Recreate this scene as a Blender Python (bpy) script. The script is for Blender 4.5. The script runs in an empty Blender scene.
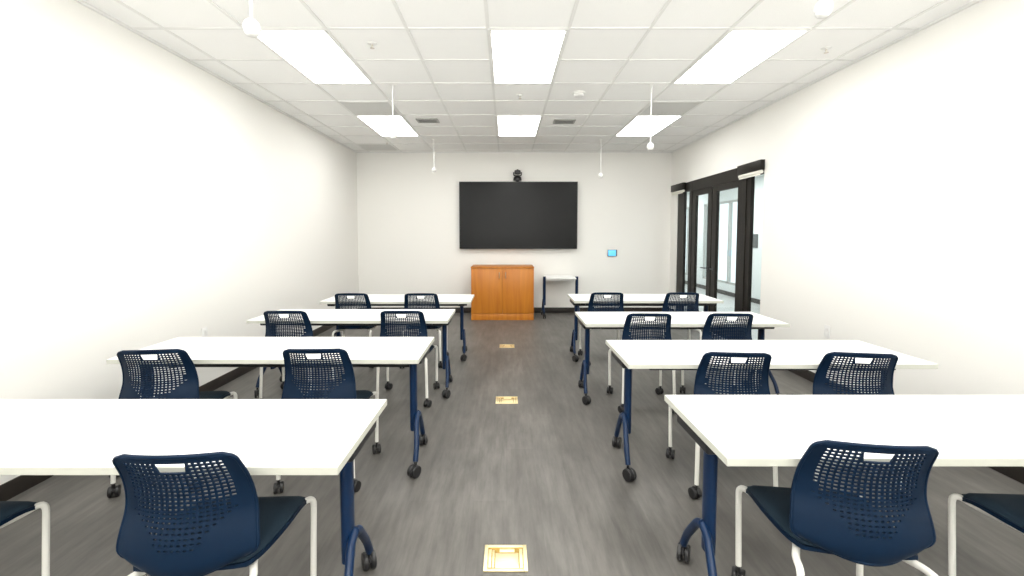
import bpy, bmesh, math, random
from mathutils import Vector, Matrix
from math import sin, cos, pi, radians as R

S = bpy.context.scene
C = S.collection
random.seed(7)

# ------------------------------------------------------------------ render look
S.view_settings.view_transform = 'Standard'
S.view_settings.look = 'None'
S.view_settings.gamma = 1.0
S.view_settings.exposure = 0.95
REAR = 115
S.view_settings.use_curve_mapping = False

# ------------------------------------------------------------------ materials
def new_mat(name):
    m = bpy.data.materials.new(name)
    m.use_nodes = True
    nt = m.node_tree
    return m, nt, nt.nodes['Principled BSDF']

def plain(name, col, rough=0.5, metal=0.0, spec=0.5, bump=0.0, bscale=200.0, var=0.0):
    """colour with a faint noise variation and optional fine bump"""
    m, nt, p = new_mat(name)
    p.inputs['Roughness'].default_value = rough
    p.inputs['Metallic'].default_value = metal
    p.inputs['Specular IOR Level'].default_value = spec
    tc = nt.nodes.new('ShaderNodeTexCoord')
    nz = nt.nodes.new('ShaderNodeTexNoise')
    nz.inputs['Scale'].default_value = bscale
    nz.inputs['Detail'].default_value = 3
    nt.links.new(tc.outputs['Object'], nz.inputs['Vector'])
    mx = nt.nodes.new('ShaderNodeMix'); mx.data_type = 'RGBA'
    a = [max(0, c * (1 - var)) for c in col]; b = [min(1, c * (1 + var)) for c in col]
    mx.inputs[6].default_value = (*a, 1); mx.inputs[7].default_value = (*b, 1)
    nt.links.new(nz.outputs['Fac'], mx.inputs[0])
    nt.links.new(mx.outputs[2], p.inputs['Base Color'])
    if bump:
        bp = nt.nodes.new('ShaderNodeBump')
        bp.inputs['Strength'].default_value = bump
        bp.inputs['Distance'].default_value = 0.002
        nt.links.new(nz.outputs['Fac'], bp.inputs['Height'])
        nt.links.new(bp.outputs['Normal'], p.inputs['Normal'])
    return m

def emit(name, col, strength):
    m, nt, p = new_mat(name)
    p.inputs['Base Color'].default_value = (*col, 1)
    p.inputs['Emission Color'].default_value = (*col, 1)
    p.inputs['Emission Strength'].default_value = strength
    p.inputs['Roughness'].default_value = 0.4
    return m

def glass_mat():
    m = bpy.data.materials.new('clear_glass'); m.use_nodes = True
    nt = m.node_tree; nt.nodes.clear()
    out = nt.nodes.new('ShaderNodeOutputMaterial')
    tr = nt.nodes.new('ShaderNodeBsdfTransparent'); tr.inputs[0].default_value = (0.93, 0.97, 0.97, 1)
    gl = nt.nodes.new('ShaderNodeBsdfGlossy'); gl.inputs['Roughness'].default_value = 0.02
    lw = nt.nodes.new('ShaderNodeLayerWeight'); lw.inputs['Blend'].default_value = 0.5
    pw = nt.nodes.new('ShaderNodeMath'); pw.operation = 'POWER'; pw.inputs[1].default_value = 5.0
    fr = nt.nodes.new('ShaderNodeMapRange'); fr.inputs[3].default_value = 0.03; fr.inputs[4].default_value = 0.6
    nt.links.new(lw.outputs['Facing'], pw.inputs[0]); nt.links.new(pw.outputs[0], fr.inputs[0])
    mx = nt.nodes.new('ShaderNodeMixShader')
    nt.links.new(fr.outputs[0], mx.inputs[0]); nt.links.new(tr.outputs[0], mx.inputs[1])
    nt.links.new(gl.outputs[0], mx.inputs[2]); nt.links.new(mx.outputs[0], out.inputs[0])
    return m

def floor_mat():
    m, nt, p = new_mat('grey_vinyl_plank')
    N, L = nt.nodes.new, nt.links.new
    tc = N('ShaderNodeTexCoord')
    mp = N('ShaderNodeMapping'); mp.inputs['Rotation'].default_value = (0, 0, R(90))
    L(tc.outputs['Object'], mp.inputs['Vector'])
    br = N('ShaderNodeTexBrick')
    br.inputs['Scale'].default_value = 1.0
    br.inputs['Brick Width'].default_value = 1.22
    br.inputs['Row Height'].default_value = 0.185
    br.inputs['Mortar Size'].default_value = 0.0012
    br.inputs['Mortar Smooth'].default_value = 0.5
    br.inputs['Bias'].default_value = 0.0
    br.inputs['Color1'].default_value = (0.108, 0.102, 0.093, 1)
    br.inputs['Color2'].default_value = (0.122, 0.116, 0.106, 1)
    br.inputs['Mortar'].default_value = (0.100, 0.095, 0.087, 1)
    L(mp.outputs[0], br.inputs['Vector'])
    st = N('ShaderNodeMapping'); st.inputs['Scale'].default_value = (22, 2.6, 1)
    L(tc.outputs['Object'], st.inputs['Vector'])
    nz = N('ShaderNodeTexNoise'); nz.inputs['Scale'].default_value = 1.0; nz.inputs['Detail'].default_value = 6
    nz.inputs['Roughness'].default_value = 0.65
    L(st.outputs[0], nz.inputs['Vector'])
    n2 = N('ShaderNodeMapping'); n2.inputs['Scale'].default_value = (3.6, 1.6, 1)
    L(tc.outputs['Object'], n2.inputs['Vector'])
    nb = N('ShaderNodeTexNoise'); nb.inputs['Scale'].default_value = 1.0; nb.inputs['Detail'].default_value = 6; nb.inputs['Roughness'].default_value = 0.6
    L(n2.outputs[0], nb.inputs['Vector'])
    rp = N('ShaderNodeMapRange'); rp.inputs[1].default_value = 0.25; rp.inputs[2].default_value = 0.75
    rp.inputs[3].default_value = 0.70; rp.inputs[4].default_value = 1.32
    L(nz.outputs['Fac'], rp.inputs[0])
    rq = N('ShaderNodeMapRange'); rq.inputs[1].default_value = 0.25; rq.inputs[2].default_value = 0.75
    rq.inputs[3].default_value = 0.70; rq.inputs[4].default_value = 1.30
    L(nb.outputs['Fac'], rq.inputs[0])
    ml = N('ShaderNodeMath'); ml.operation = 'MULTIPLY'
    L(rp.outputs[0], ml.inputs[0]); L(rq.outputs[0], ml.inputs[1])
    vm = N('ShaderNodeVectorMath'); vm.operation = 'SCALE'
    L(br.outputs['Color'], vm.inputs[0]); L(ml.outputs[0], vm.inputs['Scale'])
    L(vm.outputs[0], p.inputs['Base Color'])
    p.inputs['Roughness'].default_value = 0.42
    p.inputs['Specular IOR Level'].default_value = 0.4
    bp = N('ShaderNodeBump'); bp.inputs['Strength'].default_value = 0.12; bp.inputs['Distance'].default_value = 0.002
    L(nz.outputs['Fac'], bp.inputs['Height']); L(bp.outputs[0], p.inputs['Normal'])
    return m

def wood_mat():
    m, nt, p = new_mat('honey_cherry_veneer')
    N, L = nt.nodes.new, nt.links.new
    tc = N('ShaderNodeTexCoord')
    mp = N('ShaderNodeMapping'); mp.inputs['Scale'].default_value = (14, 14, 0.9)
    L(tc.outputs['Object'], mp.inputs['Vector'])
    nz = N('ShaderNodeTexNoise'); nz.inputs['Scale'].default_value = 1.0; nz.inputs['Detail'].default_value = 5
    nz.inputs['Distortion'].default_value = 0.6
    L(mp.outputs[0], nz.inputs['Vector'])
    cr = N('ShaderNodeValToRGB')
    cr.color_ramp.elements[0].position = 0.3; cr.color_ramp.elements[0].color = (0.44, 0.135, 0.010, 1)
    cr.color_ramp.elements[1].position = 0.72; cr.color_ramp.elements[1].color = (0.58, 0.215, 0.018, 1)
    L(nz.outputs['Fac'], cr.inputs[0]); L(cr.outputs[0], p.inputs['Base Color'])
    p.inputs['Roughness'].default_value = 0.4
    return m

def tile_mat():
    m, nt, p = new_mat('mineral_fibre_tile')
    N, L = nt.nodes.new, nt.links.new
    tc = N('ShaderNodeTexCoord')
    nz = N('ShaderNodeTexNoise'); nz.inputs['Scale'].default_value = 180; nz.inputs['Detail'].default_value = 3
    L(tc.outputs['Object'], nz.inputs['Vector'])
    cr = N('ShaderNodeValToRGB')
    cr.color_ramp.elements[0].position = 0.35; cr.color_ramp.elements[0].color = (0.90, 0.90, 0.885, 1)
    cr.color_ramp.elements[1].position = 0.6; cr.color_ramp.elements[1].color = (0.94, 0.94, 0.925, 1)
    L(nz.outputs['Fac'], cr.inputs[0]); L(cr.outputs[0], p.inputs['Base Color'])
    p.inputs['Roughness'].default_value = 0.95
    p.inputs['Specular IOR Level'].default_value = 0.1
    bp = N('ShaderNodeBump'); bp.inputs['Strength'].default_value = 0.2; bp.inputs['Distance'].default_value = 0.002
    L(nz.outputs['Fac'], bp.inputs['Height']); L(bp.outputs[0], p.inputs['Normal'])
    return m

M = dict(
    wall=plain('cream_wall_paint', (0.86, 0.85, 0.812), 0.7, spec=0.25, bump=0.12, bscale=260, var=0.01),
    corridor=plain('pale_corridor_paint', (0.68, 0.70, 0.69), 0.8, spec=0.2, bscale=60, var=0.01),
    tile=tile_mat(),
    tbar=plain('white_grid_bar', (0.80, 0.80, 0.78), 0.5, bscale=30, var=0.01),
    floor=floor_mat(),
    cfloor=plain('pale_corridor_floor', (0.42, 0.42, 0.41), 0.35, bscale=6, var=0.1),
    base=plain('dark_rubber_base', (0.018, 0.014, 0.011), 0.45, bscale=40, var=0.1),
    lam=plain('white_laminate', (0.87, 0.87, 0.85), 0.38, spec=0.4, bscale=80, var=0.006),
    edge=plain('shaded_edge_band', (0.56, 0.565, 0.50), 0.5, bscale=60, var=0.02),  # greenish-grey band, with the shade of the vertical edges put into its colour
    blue=plain('navy_powder_coat', (0.0028, 0.018, 0.058), 0.36, spec=0.3, bump=0.05, bscale=600, var=0.05),
    black=plain('black_plastic', (0.012, 0.012, 0.013), 0.4, bscale=90, var=0.1),
    darkmetal=plain('dark_metal', (0.02, 0.021, 0.024), 0.45, bscale=90, var=0.1),
    steel=plain('brushed_nickel', (0.62, 0.58, 0.52), 0.3, metal=1.0, bscale=120, var=0.05),
    shell=plain('navy_moulded_plastic', (0.0018, 0.0120, 0.033), 0.5, spec=0.16, bump=0.06, bscale=900, var=0.06),
    pad=plain('navy_woven_upholstery', (0.013, 0.028, 0.044), 0.85, spec=0.25, bump=0.5, bscale=700, var=0.35),
    white=plain('white_powder_coat', (0.80, 0.79, 0.74), 0.4, bscale=200, var=0.01),
    wood=wood_mat(),
    brass=plain('satin_brass', (0.97, 0.84, 0.52), 0.42, metal=1.0, bscale=150, var=0.04),
    brassdark=plain('brass_recess', (0.42, 0.28, 0.08), 0.5, metal=1.0, bscale=150, var=0.04),
    screen=plain('dark_screen_glass', (0.004, 0.0045, 0.005), 0.28, spec=0.2, bscale=10, var=0.02),
    bronze=plain('dark_bronze_aluminium', (0.013, 0.011, 0.009), 0.4, spec=0.2, bscale=70, var=0.05),
    shade=plain('white_shade_fabric', (0.78, 0.77, 0.70), 0.9, bscale=300, var=0.03),
    plaque=plain('dark_grey_plaque', (0.07, 0.075, 0.075), 0.5, bscale=40, var=0.03),
    plate=plain('white_plastic', (0.82, 0.82, 0.80), 0.4, bscale=90, var=0.01),
    slot=plain('grey_vent_metal', (0.40, 0.40, 0.38), 0.5, bscale=60, var=0.05),
    slotdark=plain('dark_slot', (0.03, 0.03, 0.03), 0.7, bscale=60, var=0.05),
    perf=plain('perforated_grey_panel', (0.66, 0.66, 0.64), 0.7, bscale=90, var=0.02),
    diff=emit('lit_diffuser', (1.0, 0.992, 0.965), 6.2),
    bluescreen=emit('blue_display', (0.10, 0.42, 0.80), 0.55),
    glass=glass_mat(),
)

# ------------------------------------------------------------------ mesh builder
class B:
    def __init__(self): self.bm = bmesh.new()
    def box(self, x0, x1, y0, y1, z0, z1, bev=0.0, seg=2, rot=None, slot=0):
        r = bmesh.ops.create_cube(self.bm, size=1.0)
        vs = r['verts']
        for v in vs:
            v.co = Vector(((x0 + x1) / 2 + v.co.x * (x1 - x0), (y0 + y1) / 2 + v.co.y * (y1 - y0), (z0 + z1) / 2 + v.co.z * (z1 - z0)))
        if rot is not None:
            c = Vector(((x0 + x1) / 2, (y0 + y1) / 2, (z0 + z1) / 2))
            bmesh.ops.rotate(self.bm, cent=c, matrix=rot, verts=vs)
        fs = set(f for v in vs for f in v.link_faces)
        for f in fs: f.material_index = slot
        if bev:
            es = list(set(e for v in vs for e in v.link_edges))
            bmesh.ops.bevel(self.bm, geom=es, offset=bev, segments=seg, profile=0.5, affect='EDGES', clamp_overlap=True)
        return self
    def tube(self, pts, r, n=12, fillet=0.0, fseg=5, sx=1.0, caps=True, up=None):
        """round (or oval: sx) tube along a path with filleted corners"""
        P = [Vector(p) for p in pts]
        if fillet:
            Q = [P[0]]
            for a, b, c in zip(P, P[1:], P[2:]):
                d1 = (a - b); d2 = (c - b)
                k = min(fillet, d1.length * 0.48, d2.length * 0.48)
                s, e = b + d1.normalized() * k, b + d2.normalized() * k
                for i in range(fseg + 1):
                    t = i / fseg
                    Q.append((1 - t) ** 2 * s + 2 * t * (1 - t) * b + t * t * e)
            Q.append(P[-1]); P = Q
        rings = []
        ref = Vector(up) if up else None
        prev = None
        for i, p in enumerate(P):
            d = (P[min(i + 1, len(P) - 1)] - P[max(i - 1, 0)]).normalized()
            if ref is not None:
                a = ref - d * ref.dot(d)
            elif prev is None:
                a = Vector((1, 0, 0)) if abs(d.x) < 0.8 else Vector((0, 1, 0))
                a = a - d * a.dot(d)
            else:
                a = prev - d * prev.dot(d)
            a.normalize(); prev = a
            b = d.cross(a)
            rr = r[i] if isinstance(r, (list, tuple)) else r
            rings.append([self.bm.verts.new(p + a * rr * sx * cos(2 * pi * k / n) + b * rr * sin(2 * pi * k / n)) for k in range(n)])
        for q, s in zip(rings, rings[1:]):
            for k in range(n):
                self.bm.faces.new((q[k], q[(k + 1) % n], s[(k + 1) % n], s[k]))
        if caps:
            self.bm.faces.new(rings[0][::-1]); self.bm.faces.new(rings[-1])
        return self
    def lathe(self, prof, loc=(0, 0, 0), axis='z', n=24):
        """prof: (radius, height) pairs"""
        loc = Vector(loc); rings = []
        for rr, h in prof:
            ring = []
            for k in range(n):
                a = 2 * pi * k / n
                v = Vector((rr * cos(a), rr * sin(a), h))
                if axis == 'x': v = Vector((h, rr * cos(a), rr * sin(a)))
                if axis == 'y': v = Vector((rr * sin(a), h, rr * cos(a)))
                ring.append(self.bm.verts.new(loc + v))
            rings.append(ring)
        for q, s in zip(rings, rings[1:]):
            for k in range(n): self.bm.faces.new((q[k], q[(k + 1) % n], s[(k + 1) % n], s[k]))
        self.bm.faces.new(rings[0][::-1]); self.bm.faces.new(rings[-1])
        return self
    def build(self, name, mat, parent=None, smooth=True, angle=40):
        bm = self.bm
        bmesh.ops.recalc_face_normals(bm, faces=bm.faces[:])
        me = bpy.data.meshes.new(name); bm.to_mesh(me); bm.free()
        for mm in (mat if isinstance(mat, (list, tuple)) else [mat]): me.materials.append(mm)
        if smooth:
            me.polygons.foreach_set('use_smooth', [True] * len(me.polygons))
            me.set_sharp_from_angle(angle=R(angle))
        o = bpy.data.objects.new(name, me); C.objects.link(o)
        if parent: o.parent = parent
        return o

def thing(name, label, cat, loc=(0, 0, 0), rz=0.0, group=None):
    o = bpy.data.objects.new(name, None); C.objects.link(o)
    o.empty_display_size = 0.1
    o.location = loc; o.rotation_euler = (0, 0, rz)
    return tag(o, label, cat, group)

def tag(o, label, cat, group=None):
    o['label'] = label; o['category'] = cat
    if group: o['group'] = group
    return o

def struct(o):
    o['kind'] = 'structure'; return o

def dup(root, loc, rz, label):
    """a copy of a thing with copies of its parts and sub-parts"""
    r = root.copy(); C.objects.link(r)
    r.location = loc; r.rotation_euler = (0, 0, rz); r['label'] = label
    for ch in list(root.children):
        c = ch.copy(); C.objects.link(c); c.parent = r
        for g in list(ch.children):
            d = g.copy(); C.objects.link(d); d.parent = c
    return r

# ------------------------------------------------------------------ room
XL, XR, YB, YF, ZC = -2.83, 3.12, 8.52, -2.6, 3.05
T = 0.15
OY0, OY1, OZ = 5.46, 8.22, 2.40          # glazed opening in the door wall

struct(B().box(XL - T, XR, YF - T, YB + T, -0.1, 0).build('floor', M['floor'], smooth=False))
struct(B().box(XL - T, XR + T, YF - T, YB + T, ZC, ZC + 0.1).build('ceiling', M['tile'], smooth=False))
struct(B().box(XL - T, XL, YF - T, YB + T, 0, ZC).build('wall_left', M['wall'], smooth=False))
struct(B().box(XL, XR, YB, YB + T, 0, ZC).build('wall_back', M['wall'], smooth=False))
struct(B().box(XL, XR, YF - T, YF, 0, ZC).build('wall_front', M['wall'], smooth=False))
b = B()
b.box(XR, XR + T, YF - T, OY0, 0, ZC)
b.box(XR, XR + T, OY1, YB + T, 0, ZC)
b.box(XR, XR + T, OY0, OY1, OZ, ZC)
struct(b.build('wall_right', M['wall'], smooth=False))

def baseboard(name, x0, x1, y0, y1):
    struct(B().box(x0, x1, y0, y1, 0.0, 0.102, 0.003).build(name, M['base']))
baseboard('baseboard_left', XL, XL + 0.012, YF, YB)
baseboard('baseboard_back', XL + 0.012, XR - 0.012, YB - 0.012, YB)
baseboard('baseboard_right', XR - 0.012, XR, YF, OY0 - 0.01)
baseboard('baseboard_front', XL + 0.012, XR - 0.012, YF, YF + 0.012)
baseboard('baseboard_far_right', XR - 0.012, XR, OY1 + 0.01, YB - 0.012)

# suspended ceiling grid
TS = 0.6096
GX = [-0.14 + TS * k for k in range(-4, 6)]
GY = [3.455 + TS * k for k in range(-9, 9)]
b = B()
for x in GX: b.box(x - 0.012, x + 0.012, YF, YB, ZC - 0.007, ZC)
for y in GY: b.box(XL, XR, y - 0.012, y + 0.012, ZC - 0.0065, ZC)
struct(b.build('trim_1', M['tbar'], smooth=False))
b = B()
b.box(XL, XL + 0.022, YF, YB, ZC - 0.02, ZC); b.box(XR - 0.022, XR, YF, YB, ZC - 0.02, ZC)
b.box(XL, XR, YB - 0.022, YB, ZC - 0.02, ZC); b.box(XL, XR, YF, YF + 0.022, ZC - 0.02, ZC)
struct(b.build('trim_2', M['tbar'], smooth=False))

# ------------------------------------------------------------------ ceiling fixtures
def make_light(x0, y0, label):
    """recessed 2 x 4 troffer"""
    t = thing('ceiling_light', label, 'ceiling light', (x0 + TS / 2, y0 + TS, ZC), group='recessed ceiling lights')
    w, l = TS / 2 - 0.013, TS - 0.013
    f = B()
    for s in (-1, 1):
        f.box(s * w - 0.011, s * w + 0.011, -l - 0.011, l + 0.011, -0.012, -0.0005)
        f.box(-w, w, s * l - 0.011, s * l + 0.011, -0.012, -0.0005)
    f.build('light_frame', M['tbar'], t, smooth=False)
    B().box(-w + 0.011, w - 0.011, -l + 0.011, l - 0.011, -0.009, -0.001).build('diffuser', M['diff'], t, smooth=False)
    return t
LX = [GX[1] , GX[4], GX[7]]      # columns -1.97, -0.14, 1.69
LX = [-0.14 - 3 * TS, -0.14, -0.14 + 3 * TS]
LYS = [3.455 + TS * k for k in (4, 0)]
side = ['on the blank wall side', 'over the middle', 'on the glass door side']
rown = ['in the row by the screen wall', 'in the second row from the screen wall', 'in the third row from the screen wall', 'in the last row, by the rear wall']
l0 = None
for j, y in enumerate(LYS):
    for i, x in enumerate(LX):
        lab = 'lit ceiling light %s, %s' % (side[i], rown[j])
        if l0 is None: l0 = make_light(x, y, lab)
        else: dup(l0, (x + TS / 2, y + TS, ZC), 0, lab)

# return air panels
def air_panel(x0, y0, label):
    t = thing('air_return_panel', label, 'vent', (x0 + TS / 2, y0 + TS / 2, ZC), group='grey air return panels')
    h = TS / 2 - 0.013
    f = B()
    for s in (-1, 1):
        f.box(s * h - 0.011, s * h + 0.011, -h - 0.011, h + 0.011, -0.012, -0.0005)
        f.box(-h, h, s * h - 0.011, s * h + 0.011, -0.012, -0.0005)
    f.build('panel_frame', M['tbar'], t, smooth=False)
    g = B()
    n = 22
    for k in range(n):
        y = -h + 0.011 + (k + 0.5) * (2 * h - 0.022) / n
        g.box(-h + 0.011, h - 0.011, y - 0.0085, y + 0.0085, -0.009, -0.004)
    g.box(-h + 0.011, h - 0.011, -h + 0.011, h - 0.011, -0.002, -0.0005)
    g.build('grille', M['perf'], t, smooth=False)
air_panel(-0.14 - 3 * TS, 3.455 + 3 * TS, 'grey grille panel in the ceiling between two lights on the blank wall side')
air_panel(-0.14 + 3 * TS, 3.455 + 3 * TS, 'grey grille panel in the ceiling between two lights on the glass door side')
air_panel(-0.14 - 4 * TS, 3.455 + 7 * TS, 'grey grille panel in the ceiling corner by the screen wall')

def slot_vent(x, y, label):
    t = thing('slot_vent', label, 'vent', (x, y, ZC), group='slotted supply vents')
    f = B()
    w, d = 0.135, 0.09
    for s in (-1, 1):
        f.box(s * w - 0.012, s * w + 0.012, -d - 0.012, d + 0.012, -0.014, -0.0005, 0.002)
        f.box(-w, w, s * d - 0.012, s * d + 0.012, -0.014, -0.0005, 0.002)
    f.build('vent_frame', M['slot'], t)
    B().box(-w + 0.011, w - 0.011, -d + 0.011, d - 0.011, -0.003, -0.0005).build('vent_backing', M['slotdark'], t, smooth=False)
    g = B()
    for k in range(6):
        yy = -d + 0.02 + k * (2 * d - 0.04) / 5
        g.box(-w + 0.012, w - 0.012, yy - 0.006, yy + 0.006, -0.012, -0.0095, rot=Matrix.Rotation(R(30), 3, 'X'))
    g.build('louvre', M['slot'], t, smooth=False)
slot_vent(-1.07, 6.17, 'small dark slotted vent in the ceiling on the blank wall side of the middle lights')
slot_vent(0.79, 6.22, 'small dark slotted vent in the ceiling on the glass door side of the middle lights')

t = thing('smoke_detector', 'round white smoke detector on the ceiling beside the middle light', 'smoke detector', (0.79, 4.98, ZC))
B().lathe([(0.07, -0.0005), (0.072, -0.012), (0.07, -0.016)], n=32).build('base', M['plate'], t)
B().lathe([(0.056, -0.0165), (0.058, -0.034), (0.05, -0.045), (0.02, -0.05)], n=32).build('sensor_dome', M['plate'], t)

def sprinkler(x, y, label):
    t = thing('fire_sprinkler', label, 'sprinkler', (x, y, ZC), group='ceiling sprinklers')
    B().lathe([(0.038, -0.0005), (0.036, -0.006), (0.014, -0.012)], n=24).build('escutcheon', M['plate'], t)
    b = B().lathe([(0.007, -0.0125), (0.007, -0.03), (0.004, -0.038)], n=12)
    b.lathe([(0.017, -0.0385), (0.018, -0.041)], n=16)
    b.build('sprinkler_head', M['steel'], t)
sprinkler(-1.09, 3.72, 'small metal fire sprinkler in the ceiling on the blank wall side')
sprinkler(0.15, 5.07, 'small metal fire sprinkler in the ceiling between the two middle lights')
sprinkler(2.66, 3.81, 'small metal fire sprinkler in the ceiling on the glass door side')
sprinkler(-2.0, 7.58, 'small metal fire sprinkler in the ceiling near the screen wall corner')

def make_mic():
    t = thing('hanging_microphone', '', 'microphone', (0, 0, ZC), group='ceiling hung microphones')
    B().lathe([(0.035, -0.0005), (0.035, -0.008), (0.01, -0.014)], n=20).build('ceiling_plate', M['plate'], t)
    B().tube([(0, 0, -0.014), (0, 0, -0.525)], 0.006, n=8).build('cable', M['plate'], t)
    B().lathe([(0.008, -0.525), (0.02, -0.53), (0.032, -0.543), (0.037, -0.56), (0.036, -0.575)], n=24).build('microphone_body', M['plate'], t)
    B().lathe([(0.034, -0.5755), (0.032, -0.588), (0.024, -0.599), (0.008, -0.604)], n=24).build('grille', M['perf'], t)
    return t
m0 = make_mic()
mics = [(-1.165, 2.1, -0.045, 'white hanging microphone on a cable over the last table row, blank wall side'),
        (1.445, 2.1, 0.045, 'white hanging microphone on a cable over the last table row, glass door side'),
        (-1.18, 4.72, 0.05, 'white hanging microphone on a cable midway along the room, blank wall side'),
        (1.50, 4.72, -0.075, 'white hanging microphone on a cable midway along the room, glass door side'),
        (-1.19, 7.42, 0.08, 'white hanging microphone on a cable before the screen wall, blank wall side'),
        (1.55, 7.42, -0.015, 'white hanging microphone on a cable before the screen wall, glass door side')]
for k, (x, y, dz, lab) in enumerate(mics):
    if k == 0: m = m0; m0['label'] = lab
    else: m = dup(m0, (x, y, ZC), 0, lab)
    m.location = (x, y, ZC)
    f = (0.56 - dz) / 0.56                       # each cable has its own length
    for c in m.children:
        if c.name.startswith('cable'): c.scale = (1, 1, f)
        if c.name.startswith('microphone_body') or c.name.startswith('grille'): c.location = (0, 0, dz * 0.94)

# ------------------------------------------------------------------ screen wall
t = thing('wall_display', 'large black flat screen mounted on the back wall above the wooden cabinet', 'television', (0.223, 8.42, 1.857))
W, H = 1.108, 0.629
B().box(-W, W, 0.0, 0.045, -H, H, 0.006).build('casing', M['black'], t)
b = B()
for s in (-1, 1):
    b.box(s * (W - 0.006) - 0.006, s * (W - 0.006) + 0.006, -0.006, 0.0, -H, H, 0.002)
    b.box(-W + 0.012, W - 0.012, -0.006, 0.0, s * (H - 0.006) - 0.006, s * (H - 0.006) + 0.006, 0.002)
b.build('bezel', M['black'], t)
B().box(-W + 0.012, W - 0.012, -0.003, -0.0002, -H + 0.012, H - 0.012).build('screen', M['screen'], t, smooth=False)
B().box(-0.35, 0.35, 0.045, 0.0995, -0.25, 0.25, 0.004).build('wall_bracket', M['darkmetal'], t)

t = thing('conference_camera', 'small black swivel camera fixed to the wall above the screen', 'camera', (0.205, 8.42, 2.495))
B().box(-0.03, 0.03, -0.05, 0.0995, 0.0, 0.012, 0.003).build('wall_shelf', M['black'], t)
B().lathe([(0.075, 0.0125), (0.078, 0.03), (0.07, 0.07), (0.045, 0.09)], n=28).build('base', M['black'], t)
b = B()
b.tube([(-0.072, 0, 0.165), (-0.072, 0, 0.10), (0.072, 0, 0.10), (0.072, 0, 0.165)], 0.011, n=8, fillet=0.03)
b.build('yoke', M['black'], t)
b = B().box(-0.058, 0.058, -0.06, 0.05, 0.125, 0.20, 0.02, 3)
b.lathe([(0.02, 0.199), (0.018, 0.215), (0.01, 0.22)], n=12)
b.build('camera_head', M['black'], t)
B().lathe([(0.03, -0.085), (0.032, -0.06), (0.03, -0.0595)], loc=(0, 0, 0.163), axis='y', n=24).build('lens', M['darkmetal'], t)

# cabinet
t = thing('storage_cabinet', 'orange wooden two-door cabinet standing on the floor under the screen', 'cabinet', (-0.07, 8.06, 0))
w, d0, d1, h = 0.547, -0.30, 0.30, 0.938
b = B()
b.box(-w, -w + 0.019, d0 + 0.021, d1, 0, h - 0.026, 0.001); b.box(w - 0.019, w, d0 + 0.021, d1, 0, h - 0.026, 0.001)
b.box(-w + 0.019, w - 0.019, d1 - 0.012, d1, 0, h - 0.026)
b.box(-w + 0.019, w - 0.019, d0 + 0.03, d1 - 0.012, 0.08, 0.10)
b.build('carcass', M['wood'], t, smooth=False)
B().box(-w - 0.004, w + 0.004, d0 - 0.004, d1, h - 0.0255, h, 0.003).build('cabinet_top', M['wood'], t)
B().box(-w, w, d0 + 0.006, d0 + 0.0205, 0.0, 0.112, 0.001).build('plinth', M['wood'], t)
for s in (-1, 1):
    dr = B().box(min(s * 0.002, s * w), max(s * 0.002, s * w), d0, d0 + 0.020, 0.116, h - 0.031, 0.0015).build('door', M['wood'], t)
    B().tube([(s * 0.056, d0, 0.74), (s * 0.056, d0 - 0.028, 0.745), (s * 0.056, d0 - 0.028, 0.835), (s * 0.056, d0, 0.84)], 0.0055, n=10, fillet=0.02).build('handle', M['steel'], dr)

# touch panel
t = thing('touch_panel', 'small blue lit control panel on the back wall beside the screen', 'control panel', (2.015, YB, 1.148))
B().box(-0.06, 0.06, -0.008, -0.0004, -0.045, 0.045).build('added_wall_mount', M['darkmetal'], t)  # unseen back plate, added to join the casing to the wall
B().box(-0.088, 0.088, -0.026, -0.0082, -0.062, 0.062, 0.006).build('casing', M['darkmetal'], t)
B().box(-0.080, 0.066, -0.0285, -0.0265, -0.055, 0.055, 0.001).build('display', M['bluescreen'], t)

# wall outlets
def outlet(x, y, z, nx, label):
    t = thing('wall_outlet', label, 'outlet', (x, y, z), 0 if nx > 0 else pi)
    B().box(0.0005, 0.007, -0.038, 0.038, -0.06, 0.06, 0.003).build('cover_plate', M['plate'], t)
    for s in (-1, 1):
        B().box(0.0072, 0.010, -0.017, 0.017, s * 0.026 - 0.017, s * 0.026 + 0.017, 0.004).build('socket', M['plate'], t)
outlet(XR, 4.30, 0.56, -1, 'white wall outlet low on the wall with the glass doors')
outlet(XL, 4.14, 0.57, 1, 'white wall outlet low on the long blank wall')

# ------------------------------------------------------------------ brass floor boxes
def make_floor_box():
    t = thing('floor_box', '', 'floor box', (0, 0, 0), group='brass floor boxes in the aisle')
    w, d = 0.1, 0.085
    b = B()
    for s in (-1, 1):
        b.box(s * (w - 0.009) - 0.009, s * (w - 0.009) + 0.009, -d, d, 0.0003, 0.006, 0.002)
        b.box(-w + 0.018, w - 0.018, s * (d - 0.009) - 0.009, s * (d - 0.009) + 0.009, 0.0003, 0.006, 0.002)
    b.build('flange', M['brass'], t)
    B().box(-w + 0.017, w - 0.017, -d + 0.017, d - 0.017, 0.0003, 0.0015).build('recess', M['brassdark'], t, smooth=False)
    b = B().box(-0.048, 0.060, -d + 0.0185, 0.030, 0.0016, 0.0052, 0.0015)
    b.box(-0.030, 0.040, -0.018, -0.014, 0.0052, 0.0062)
    b.build('lid', M['brass'], t)
    B().box(-0.080, -0.066, -d + 0.022, d - 0.030, 0.0016, 0.0052, 0.0012).build('hinge_bar', M['brass'], t)
    B().box(-0.062, -0.052, -d + 0.022, d - 0.035, 0.0016, 0.0052, 0.0012).build('hinge_bar', M['brass'], t)
    B().box(0.064, 0.079, -d + 0.02, d - 0.026, 0.0016, 0.0052, 0.0012).build('cable_flap', M['brass'], t)
    b = B().box(-0.028, 0.042, 0.035, 0.060, 0.0016, 0.0052, 0.0015)
    b.build('cable_flap', M['brass'], t)
    return t
f0 = make_floor_box()
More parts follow.
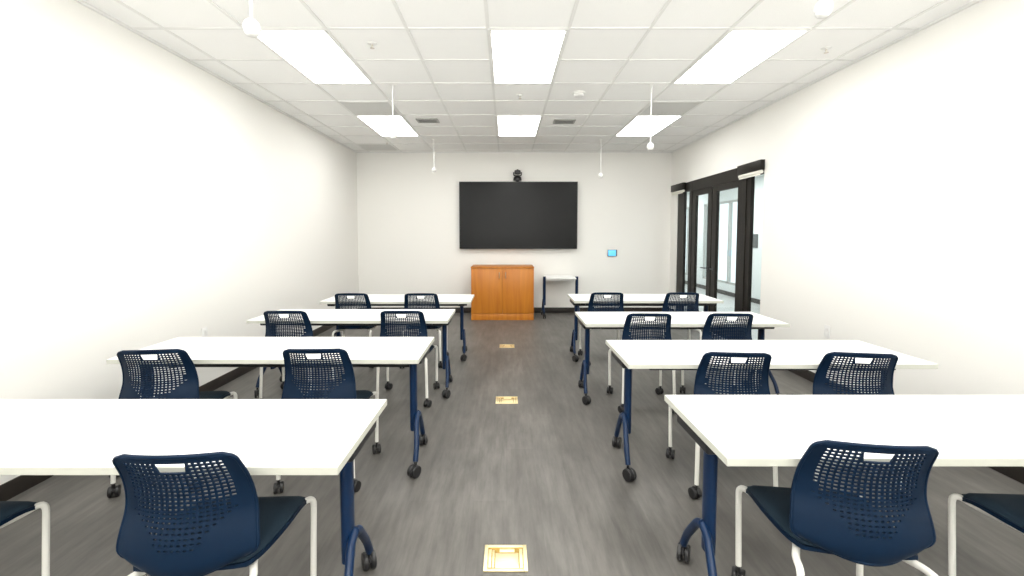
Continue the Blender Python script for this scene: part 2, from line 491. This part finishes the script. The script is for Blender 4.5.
f0.location = (-0.004, 1.992, 0); f0['label'] = 'brass floor box in the aisle beside the last table row'
dup(f0, (0.002, 3.97, 0), 0, 'brass floor box in the aisle midway along the room')
dup(f0, (0.006, 5.93, 0), 0, 'brass floor box in the aisle not far from the wooden cabinet')

# ------------------------------------------------------------------ glazed doors
X0, X1 = XR + 0.004, XR + 0.05
b = B()
b.box(X0 - 0.006, X1, 5.94, 7.56, 2.225, 2.40, 0.003)                  # head over the door pair
b.box(X0, X1, OY0, 5.85, 2.24, 2.40, 0.003)                            # heads over the side lights
b.box(X0, X1, 7.67, OY1, 2.24, 2.40, 0.003)
b.box(X0 - 0.012, X1, 5.85, 5.94, 0, 2.40, 0.003)                      # posts beside the doors
b.box(X0 - 0.006, X1, 7.56, 7.67, 0, 2.40, 0.003)
b.box(X0, X1, OY0, 5.75, 0, 0.06, 0.003)
b.box(X0, X1, 7.67, OY1, 0, 0.06, 0.003)
struct(b.build('trim_3', M['bronze'], smooth=False))

def side_light(name, y0, y1, ystile, ys2):
    f = B()
    f.box(X0, X1, ystile, ys2, 0.06, 2.24, 0.003)
    o = struct(f.build(name, M['bronze'], smooth=False))
    B().box(X0 + 0.020, X0 + 0.028, y0, y1, 0.06, 2.24).build('glass_pane', M['glass'], o, smooth=False)
side_light('window_1', OY0, 5.75, 5.75, 5.85)
side_light('window_2', 7.67, 7.90, 7.90, 8.19)

def door(name, y0, y1, hy):
    f = B()
    st = 0.135
    f.box(X0, X0 + 0.045, y0, y0 + st, 0.012, 2.222, 0.003); f.box(X0, X0 + 0.045, y1 - st, y1, 0.012, 2.222, 0.003)
    f.box(X0, X0 + 0.045, y0 + st, y1 - st, 2.14, 2.222, 0.003)
    f.box(X0, X0 + 0.045, y0 + st, y1 - st, 0.012, 0.25, 0.003)
    o = struct(f.build(name, M['bronze'], smooth=False))
    B().box(X0 + 0.018, X0 + 0.026, y0 + st, y1 - st, 0.25, 2.14).build('glass_pane', M['glass'], o, smooth=False)
    s = 1 if hy < (y0 + y1) / 2 else -1
    b = B().lathe([(0.026, -0.008), (0.026, -0.0005)], loc=(X0, hy, 0.98), axis='x', n=20)
    b.tube([(X0 - 0.008, hy, 0.98), (X0 - 0.055, hy, 0.98), (X0 - 0.055, hy + s * 0.135, 0.98)], 0.009, n=10, fillet=0.02)
    b.build('door_handle', M['darkmetal'], o)
door('door_1', 5.945, 6.82, 6.74)
door('door_2', 6.84, 7.555, 6.92)

# roller shade boxes over the side lights
def shade(y0, y1, label):
    t = thing('roller_shade', label, 'roller shade', (XR, (y0 + y1) / 2, 2.24), group='rolled up window shades')
    h = (y1 - y0) / 2
    b = B().box(-0.055, -0.001, -h, h, 0.045, 0.165, 0.003)
    b.build('shade_box', M['bronze'], t)
    b = B().tube([(-0.028, -h + 0.02, 0.022), (-0.028, h - 0.02, 0.022)], 0.0225, n=16)
    b.build('shade_roll', M['shade'], t)
    B().box(-0.044, -0.036, -h + 0.03, h - 0.03, -0.018, -0.001, 0.002).build('hem_bar', M['shade'], t)
shade(OY0 - 0.012, 6.0, 'dark shade box with a white rolled shade over the wide side window')
shade(7.84, 8.40, 'dark shade box with a white rolled shade by the screen wall corner')

# ------------------------------------------------------------------ corridor beyond the doors
CX = 5.45
struct(B().box(XR, CX + 0.15, 3.0, 17.0, -0.1, -0.0005).build('floor_corridor', M['cfloor'], smooth=False))
struct(B().box(XR + T, CX + 0.15, 3.0, 17.0, 2.75, 2.85).build('ceiling_corridor', M['tile'], smooth=False))
b = B()
b.box(CX, CX + 0.15, 3.0, 10.35, 0, 2.75)
for y0, y1 in ((10.35, 17.0),):
    b.box(CX, CX + 0.15, y0, y1, 2.33, 2.75)
    b.box(CX, CX + 0.15, y0, y1, 0, 0.28)
b.box(CX, CX + 0.15, 12.4, 12.85, 0.28, 2.33)
struct(b.build('wall_corridor', M['corridor'], smooth=False))
struct(B().box(XR + T, CX + 0.15, 17.0, 17.15, 0, 2.75).build('wall_corridor_end', M['corridor'], smooth=False))
struct(B().box(XR + T, CX + 0.15, 2.85, 3.0, 0, 2.75).build('wall_corridor_near', M['corridor'], smooth=False))
struct(B().box(XR, XR + T, YB + T, 17.0, 0, 2.75).build('wall_corridor_inner', M['corridor'], smooth=False))
baseboard('baseboard_corridor', CX - 0.012, CX, 3.0, 17.0)
def win(name, y0, y1):
    f = B()
    e = 0.05
    n = max(1, round((y1 - y0) / 0.7))
    for k in range(n + 1):
        y = y0 + e / 2 + k * (y1 - y0 - e) / n
        f.box(CX + 0.02, CX + 0.10, y - e / 2, y + e / 2, 0.28, 2.33)
    for z in (0.305, 2.305): f.box(CX + 0.02, CX + 0.10, y0, y1, z - 0.025, z + 0.025)
    o = struct(f.build(name, M['slot'], smooth=False))
    B().box(CX + 0.055, CX + 0.063, y0 + 0.03, y1 - 0.03, 0.32, 2.29).build('glass_pane', M['glass'], o, smooth=False)
win('window_3', 10.35, 12.4)
win('window_4', 12.85, 17.0)
t = thing('corridor_sign', 'dark grey square plaque on the pale corridor wall seen through the side window', 'sign', (CX, 9.86, 1.36))
B().box(-0.02, -0.0005, -0.17, 0.17, -0.15, 0.15, 0.003).build('plate', M['plaque'], t)

# ------------------------------------------------------------------ caster (shared shape)
def caster_mesh(r=0.036, stem=0.03):
    """twin wheel caster standing on z = 0; returns a builder"""
    b = B()
    for s in (-1, 1):
        x0 = s * 0.006; x1 = s * 0.026
        lo, hi = min(x0, x1), max(x0, x1)
        b.lathe([(r * 0.55, lo), (r * 0.93, lo + 0.001), (r, lo + 0.005), (r, hi - 0.005), (r * 0.93, hi - 0.001), (r * 0.5, hi)], loc=(0, 0, r), axis='x', n=20)
    # hood over the wheels
    pts = [(0, cos(a) * (r * 0.86), r + sin(a) * (r * 0.86)) for a in [R(-15 + 15 * k) for k in range(13)]]
    b.tube(pts, 0.008, n=8, up=(1, 0, 0), sx=0.7)
    b.tube([(0, -0.012, r), (0, -0.012, 2 * r + stem)], 0.0085, n=10)
    return b

# ------------------------------------------------------------------ chair
def catmull(xs, ys, x):
    """smooth interpolation through knots"""
    n = len(xs)
    i = 0
    while i < n - 2 and x > xs[i + 1]: i += 1
    t = (x - xs[i]) / (xs[i + 1] - xs[i]); t = min(1, max(0, t))
    p1, p2 = ys[i], ys[i + 1]
    h = xs[i + 1] - xs[i]
    m1 = (p2 - ys[i - 1]) / (xs[i + 1] - xs[i - 1]) * h if i > 0 else (p2 - p1)
    m2 = (ys[i + 2] - p1) / (xs[i + 2] - xs[i]) * h if i < n - 2 else (p2 - p1)
    return (2 * t**3 - 3 * t**2 + 1) * p1 + (t**3 - 2 * t**2 + t) * m1 + (-2 * t**3 + 3 * t**2) * p2 + (t**3 - t**2) * m2

ZB0, ZB1 = 0.474, 0.838
TOPY = 0.088
def back_pt(u, v):
    w = catmull([0, .05, .14, .3, .5, .7, .88, 1], [.203, .211, .214, .207, .198, .190, .182, .177], v)
    if v > 0.925:
        q = (v - 0.925) / 0.075
        w -= 0.034 * (1 - math.sqrt(max(0, 1 - q * q)))
    if v < 0.12:
        q = (0.12 - v) / 0.12
        w -= 0.052 * (1 - math.sqrt(max(0, 1 - q * q)))
    yc = catmull([0, .1, .25, .45, .7, 1], [-.066, -.074, -.066, -.045, -.048, -TOPY], v)
    wrap = catmull([0, .15, .4, .7, 1], [.060, .068, .066, .048, .028], v)
    z = ZB0 + (ZB1 - ZB0) * v
    z -= 0.024 * (1 - u * u) * max(0, 1 - v / 0.40)       # bottom edge bows down
    z += 0.006 * (1 - u * u) * max(0, (v - 0.8) / 0.2)
    return Vector((u * w, yc + wrap * u * u, z))

def make_back_shell(parent):
    NU, NV = 20, 21
    bm = bmesh.new()
    U0, U1, V0, V1 = -0.90, 0.90, 0.20, 0.945
    du, dv = (U1 - U0) / NU, (V1 - V0) / NV
    us = [-1, -0.965, -0.93] + [None] * (2 * NU) + [0.93, 0.965, 1]
    nb = 14
    vs = [V0 * (k / nb) ** 1.5 for k in range(nb)] + [None] * (2 * NV) + [0.958, 0.975, 0.990, 1.0]
    def hole(i, j):
        """(open, half size factors) for column i, row j counted from the top"""
        c = abs(i - (NU - 1) / 2)
        if j <= 12:
            if c > 9.4 - max(0, j - 8) * 0.35: return None
            return (0.33, 0.31) if j < 9 else (0.31, 0.27)
        lim = 8.6 - (j - 13) * 0.85
        if c > lim: return None
        return (0.27, 0.17)
    HR = 3
    grid = []
    for bidx in range(len(vs)):
        row = []
        for aidx in range(len(us)):
            ci = (aidx - 3) // 2 if 3 <= aidx < 3 + 2 * NU else None
            rj = (bidx - nb) // 2 if nb <= bidx < nb + 2 * NV else None
            if ci is not None:
                hu = 0.33
                if rj is not None:
                    j = NV - 1 - rj
                    hs = hole(ci, j)
                    if hs: hu = hs[0]
                u = U0 + du * (ci + 0.5) + (hu if (aidx - 3) % 2 else -hu) * du
            else: u = us[aidx]
            if rj is not None:
                hv = 0.31
                j = NV - 1 - rj
                if ci is not None:
                    hs = hole(ci, j)
                    if hs: hv = hs[1]
                v = V0 + dv * (rj + 0.5) + (hv if (bidx - nb) % 2 else -hv) * dv
            else: v = vs[bidx]
            # tapered handle slot
            if ci in (7, 12) and rj is not None and NV - 1 - rj < HR:
                low = (bidx - nb) - 2 * (NV - HR)         # counted upwards
                sgn = -1 if ci == 7 else 1
                if (aidx - 3) % 2 == (0 if ci == 7 else 1): u -= sgn * 0.045 * (1 - low / (2 * HR - 1))
            row.append(bm.verts.new(back_pt(u, v)))
        grid.append(row)
    for bidx in range(len(vs) - 1):
        for aidx in range(len(us) - 1):
            ci = (aidx - 3) // 2; rj = (bidx - nb) // 2
            incol = 3 <= aidx < 3 + 2 * NU - 1; inrow = nb <= bidx < nb + 2 * NV - 1
            if incol and inrow:
                j = NV - 1 - rj
                cell = (aidx - 3) % 2 == 0 and (bidx - nb) % 2 == 0
                if cell and hole(ci, j): continue
                # inside of the handle slot, bars included
                a2 = aidx - 3; b2 = bidx - nb
                if 14 <= a2 <= 24 and b2 >= 2 * (NV - HR) and b2 <= 2 * NV - 2: continue
            bm.faces.new((grid[bidx][aidx], grid[bidx][aidx + 1], grid[bidx + 1][aidx + 1], grid[bidx + 1][aidx]))
    loose = [v for v in bm.verts if not v.link_faces]
    bmesh.ops.delete(bm, geom=loose, context='VERTS')
    bmesh.ops.solidify(bm, geom=bm.faces[:], thickness=0.0055)
    b = B(); b.bm.free(); b.bm = bm
    # moulded rim around the shell
    rim = []
    for k in range(41): rim.append(back_pt(-1, 1 - k / 40))
    for k in range(1, 17): rim.append(back_pt(-1 + k / 8, 0))
    for k in range(1, 41): rim.append(back_pt(1, k / 40))
    for k in range(1, 16): rim.append(back_pt(1 - k / 8, 1))
    rim.append(rim[0])
    b.tube([p + Vector((0, 0.003, 0)) for p in rim], 0.0062, n=8, caps=False)
    return b.build('back_shell', M['shell'], parent, angle=50)

def slab(b, y0, y1, wf, zt, zb, n=18, rnd=0.25):
    """closed cushion: wf(t) half width along y, zt/zb(a,t) top and bottom heights"""
    A = [math.sin(pi / 2 * (-1 + 2 * k / n)) for k in range(n + 1)]
    def pt(a, c, f):
        t = (c + 1) / 2
        x = a * wf(t) * math.sqrt(max(0, 1 - rnd * c * c * 0.5 * abs(a) ** 2))
        y = (y0 + y1) / 2 + (y1 - y0) / 2 * c * math.sqrt(max(0, 1 - rnd * a * a * 0.5))
        return (x, y, f(a, t))
    top = [[b.bm.verts.new(pt(a, c, zt)) for a in A] for c in A]
    bot = [[b.bm.verts.new(pt(a, c, zb)) for a in A] for c in A]
    m = n
    for i in range(m):
        for j in range(m):
            b.bm.faces.new((top[i][j], top[i][j + 1], top[i + 1][j + 1], top[i + 1][j]))
            b.bm.faces.new((bot[i][j], bot[i + 1][j], bot[i + 1][j + 1], bot[i][j + 1]))
    for i in range(m):
        b.bm.faces.new((top[0][i], bot[0][i], bot[0][i + 1], top[0][i + 1]))
        b.bm.faces.new((top[m][i], top[m][i + 1], bot[m][i + 1], bot[m][i]))
        b.bm.faces.new((top[i][0], top[i + 1][0], bot[i + 1][0], bot[i][0]))
        b.bm.faces.new((top[i][m], bot[i][m], bot[i + 1][m], top[i + 1][m]))
    return b

def make_chair():
    t = thing('classroom_chair', '', 'chair', group='navy mesh backed chairs at the tables')
    make_back_shell(t)
    wf = lambda q: 0.186 + 0.044 * q ** 0.7
    fall = lambda q: -0.030 * max(0, (q - 0.72) / 0.28) ** 2
    rise = lambda q: 0.012 * max(0, (0.25 - q) / 0.25) ** 2
    edge = lambda a, q: 1 - max(abs(a), abs(2 * q - 1)) ** 10
    b = B()
    slab(b, -0.010, 0.418, lambda q: wf(q) - 0.004, lambda a, q: 0.442 + fall(q) + rise(q) + 0.024 * edge(a, q) - 0.006 * (1 - a * a), lambda a, q: 0.440 + fall(q) + rise(q) - 0.006 * (1 - a * a))
    b.build('seat_pad', M['pad'], t, angle=60)
    b = B()
    slab(b, -0.016, 0.425, wf, lambda a, q: 0.4395 + fall(q) + rise(q) - 0.006 * (1 - a * a), lambda a, q: 0.418 + fall(q) + rise(q) + 0.010 * max(abs(a), abs(2 * q - 1)) ** 6 - 0.004)
    b.build('seat_pan', M['shell'], t, angle=60)
    r = 0.0120
    for s in (-1, 1):
        fl = B().tube([(s * 0.236, 0.378, 0.085), (s * 0.238, 0.398, 0.432), (s * 0.165, 0.360, 0.390), (s * 0.150, 0.215, 0.400)], r, n=12, fillet=0.042, fseg=7).build('leg', M['white'], t)
        rl = B().tube([(s * 0.150, 0.215, 0.400), (s * 0.150, 0.09, 0.402), (s * 0.198, -0.005, 0.407), (s * 0.206, -0.058, 0.403), (s * 0.214, -0.078, 0.085)], r, n=12, fillet=0.042, fseg=7).build('leg', M['white'], t)
        for lg, (x, y, a) in ((fl, (s * 0.236, 0.378, R(25) * s)), (rl, (s * 0.214, -0.078, R(-20) * s))):
            c = caster_mesh(0.031, 0.025)
            bmesh.ops.transform(c.bm, matrix=Matrix.Translation((x, y, 0)) @ Matrix.Rotation(a, 4, 'Z') @ Matrix.Translation((0, 0.012, 0)), verts=c.bm.verts[:])
            c.build('caster', M['black'], lg)
    B().tube([(-0.152, 0.28, 0.396), (0.152, 0.28, 0.396)], 0.009, n=10).build('cross_bar', M['white'], t)
    return t

# ------------------------------------------------------------------ flip top table
TD = 0.61
def make_table(L=1.83, name='training_table'):
    """origin on the floor under the table centre, long side along x"""
    t = thing(name, '', 'table', group='white training tables in two columns')
    hx, hy, zt, th = L / 2, TD / 2, 0.735, 0.028
    b = B().box(-hx + 0.0025, hx - 0.0025, -hy + 0.0025, hy - 0.0025, zt - th, zt, 0.001, 1)
    b.build('tabletop', M['lam'], t)
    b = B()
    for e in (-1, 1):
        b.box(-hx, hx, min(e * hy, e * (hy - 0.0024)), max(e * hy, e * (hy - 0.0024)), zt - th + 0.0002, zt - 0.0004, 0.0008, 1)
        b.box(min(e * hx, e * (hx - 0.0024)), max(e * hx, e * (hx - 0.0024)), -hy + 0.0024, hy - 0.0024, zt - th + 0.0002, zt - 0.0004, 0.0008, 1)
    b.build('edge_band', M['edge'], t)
    for s in (-1, 1):
        cx = s * (hx - 0.072)
        b = B().tube([(cx, 0, 0.212), (cx, 0, 0.668)], 0.041, n=20, up=(1, 0, 0), sx=0.56)
        col = b.build('column', M['blue'], t)
        B().box(min(s * (hx - 0.014), s * (hx - 0.11)), max(s * (hx - 0.014), s * (hx - 0.11)), -0.12, 0.19, 0.650, zt - th - 0.0005, 0.012, 3).build('hinge_bracket', M['darkmetal'], t)
        ox = cx + s * 0.026
        for e in (-1, 1):
            bx = ox - s * 0.008 if e > 0 else ox + s * 0.022
            ft = B().tube([(ox, e * 0.0, 0.318), (ox, e * 0.045, 0.298), (bx, e * 0.165, 0.165), (bx, e * 0.205, 0.092)],
                          0.019, n=14, up=(1, 0, 0), sx=0.85, fillet=0.05, fseg=6).build('leg', M['blue'], t)
            c = caster_mesh(0.038, 0.018)
            a = R(30) * s * e + (pi if e < 0 else 0)
            bmesh.ops.transform(c.bm, matrix=Matrix.Translation((bx, e * 0.205, 0)) @ Matrix.Rotation(a, 4, 'Z') @ Matrix.Translation((0, 0.012, 0)), verts=c.bm.verts[:])
            c.build('caster', M['black'], ft)
    B().box(-hx + 0.16, hx - 0.16, -0.205, -0.165, 0.668, zt - th - 0.0005, 0.003).build('stretcher_beam', M['darkmetal'], t)
    B().tube([(-hx + 0.08, 0, 0.645), (hx - 0.08, 0, 0.645)], 0.018, n=14).build('cross_tube', M['darkmetal'], t)
    return t

rows = ['the first row from the screen', 'the second row from the screen', 'the third row from the screen', 'the fourth row from the screen']
# (aisle end x, near edge y)
left_t = [(-0.41, 5.07, .945, .07), (-0.525, 3.945, .98, 0), (-0.54, 2.70, 1.045, -.10), (-0.556, 1.432, 1.045, -.02)]
right_t = [(0.785, 5.12, .94, 0), (0.68, 3.79, .955, 0), (0.72, 2.60, 1.0, -.04), (0.755, 1.488, 1.0, -.03)]
tab0 = None
for k in range(4):
    for sd, (x, y, sc, oy) in ((0, left_t[k]), (1, right_t[k])):
        cx = x - 0.915 * sc if sd == 0 else x + 0.915 * sc
        lab = 'white flip-top table in %s, on the %s side' % (rows[k], 'blank wall' if sd == 0 else 'glass door')
        loc = (cx, y + TD / 2, 0)
        if tab0 is None:
            tab = tab0 = make_table(); tab0.location = loc; tab0['label'] = lab
        else: tab = dup(tab0, loc, 0, lab)
        tab.scale = (sc, 1, 1)
        for c in tab.children:                   # the leg frames sit a little off the middle of some tops
            if c.name.split('.')[0] in ('column', 'leg', 'hinge_bracket', 'cross_tube'):
                c.location.y = oy * (1 if c.name.split('.')[0] != 'hinge_bracket' else 0)
            if sd == 0 and k == 0 and c.name.split('.')[0] in ('column', 'leg', 'hinge_bracket') and sum(v.co.x for v in c.data.vertices) > 0:
                c.location.x = -0.075
            else: c.location.x = 0

CH = [
    # side, row, aisle(0)/wall(1), X and Y of the middle of the back's top edge, turn (deg, positive towards the blank wall)
    (0, 0, 0, -0.955, 4.93, 2), (0, 0, 1, -1.735, 4.93, 2),
    (1, 0, 0, 1.142, 5.00, -1), (1, 0, 1, 1.998, 5.00, -3),
    (0, 1, 0, -0.904, 3.79, 1), (0, 1, 1, -1.914, 3.79, 1),
    (1, 1, 0, 1.191, 3.66, -2), (1, 1, 1, 1.872, 3.66, -3),
    (0, 2, 0, -1.107, 2.51, 2), (0, 2, 1, -2.03, 2.49, 7),
    (1, 2, 0, 1.290, 2.43, -5), (1, 2, 1, 1.974, 2.42, -9),
    (0, 3, 0, -1.003, 1.28, 3), (0, 3, 1, -2.08, 1.25, 1),
    (1, 3, 0, 1.163, 1.345, -8), (1, 3, 1, 2.06, 1.30, -3),
]
c0 = None
for sd, rw, aw, x, y, rz in CH:
    lab = 'navy mesh-backed chair %s, %s side, row %s from the screen' % (['by the aisle', 'away from the aisle'][aw], ['blank wall', 'glass door'][sd], ['one', 'two', 'three', 'four'][rw])
    a = R(rz)
    # the top of the back sits TOPY behind the origin
    loc = (x - sin(a) * TOPY, y + cos(a) * TOPY, 0)
    if c0 is None:
        c0 = make_chair(); c0.location = loc; c0.rotation_euler = (0, 0, a); c0['label'] = lab
    else: dup(c0, loc, a, lab)

# ------------------------------------------------------------------ small side table by the cabinet
t = thing('side_table', 'small white table with navy posts against the back wall beside the wooden cabinet', 'table', (0.985, 8.11, 0))
hx = 0.295
B().box(-hx + 0.024, hx - 0.024, -0.10, 0.36, 0.692, 0.722, 0.003).build('tabletop', M['lam'], t)
for s in (-1, 1):
    b = B().tube([(s * hx, 0, 0.212), (s * hx, 0, 0.735)], 0.041, n=20, up=(1, 0, 0), sx=0.68)
    b.build('column', M['blue'], t)
    for e in (-1, 1):
        ft = B().tube([(s * (hx + 0.02), 0, 0.318), (s * (hx + 0.02), e * 0.045, 0.298), (s * (hx + 0.018), e * 0.16, 0.165), (s * (hx + 0.016), e * 0.2, 0.092)],
                      0.017, n=12, up=(1, 0, 0), sx=0.8, fillet=0.05).build('leg', M['blue'], t)
        c = caster_mesh(0.036, 0.02)
        bmesh.ops.transform(c.bm, matrix=Matrix.Translation((s * (hx + 0.016), e * 0.2, 0)), verts=c.bm.verts[:])
        c.build('caster', M['black'], ft)
B().tube([(-hx + 0.02, 0.0, 0.664), (hx - 0.02, 0.0, 0.664)], 0.015, n=12).build('cross_tube', M['lam'], t)

# ------------------------------------------------------------------ lights, world
# (the same troffers carry on over the part of the room behind the camera)
def area(name, loc, rot, sx, sy, power, col=(1, 1, 1)):
    l = bpy.data.lights.new(name, 'AREA'); l.shape = 'RECTANGLE'; l.size = sx; l.size_y = sy; l.energy = power; l.color = col
    o = bpy.data.objects.new(name, l); C.objects.link(o); o.location = loc; o.rotation_euler = rot
    return o
for k in (-4, -8):
    for x in LX:
        area('ceiling_lamp', (x + TS / 2, 3.455 + TS * (k + 1), ZC - 0.012), (0, 0, 0), 0.58, 1.19, 13.4, (1.0, 0.992, 0.965))
# added fill light behind the camera, aimed up to brighten the ceiling
area('added_ceiling_fill', (0.1, -1.2, 1.45), (R(180 - 8), 0, 0), 3.2, 1.6, REAR, (1.0, 0.99, 0.97))
for y in (6.0, 9.5, 13.0):
    area('corridor_lamp', (4.3, y, 2.74), (0, 0, 0), 0.6, 1.2, 32, (1.0, 1.0, 0.99))

w = bpy.data.worlds.new('daylight'); S.world = w; w.use_nodes = True
bg = w.node_tree.nodes['Background']
bg.inputs[0].default_value = (0.93, 0.97, 1.0, 1); bg.inputs[1].default_value = 1.0

# ------------------------------------------------------------------ camera
cd = bpy.data.cameras.new('camera'); co = bpy.data.objects.new('camera', cd); C.objects.link(co)
F, TH = 447.0, R(3.2)
cd.sensor_width = 36; cd.sensor_fit = 'HORIZONTAL'; cd.lens = F / 1024 * 36
PPX, PPY = 506.5, 234.5 + F * math.tan(TH)
cd.shift_x = (512 - PPX) / 1024; cd.shift_y = (PPY - 288) / 1024
cd.clip_start = 0.05; cd.clip_end = 200
co.location = (0, 0, 1.5); co.rotation_euler = (R(90) - TH, 0, 0)
S.camera = co
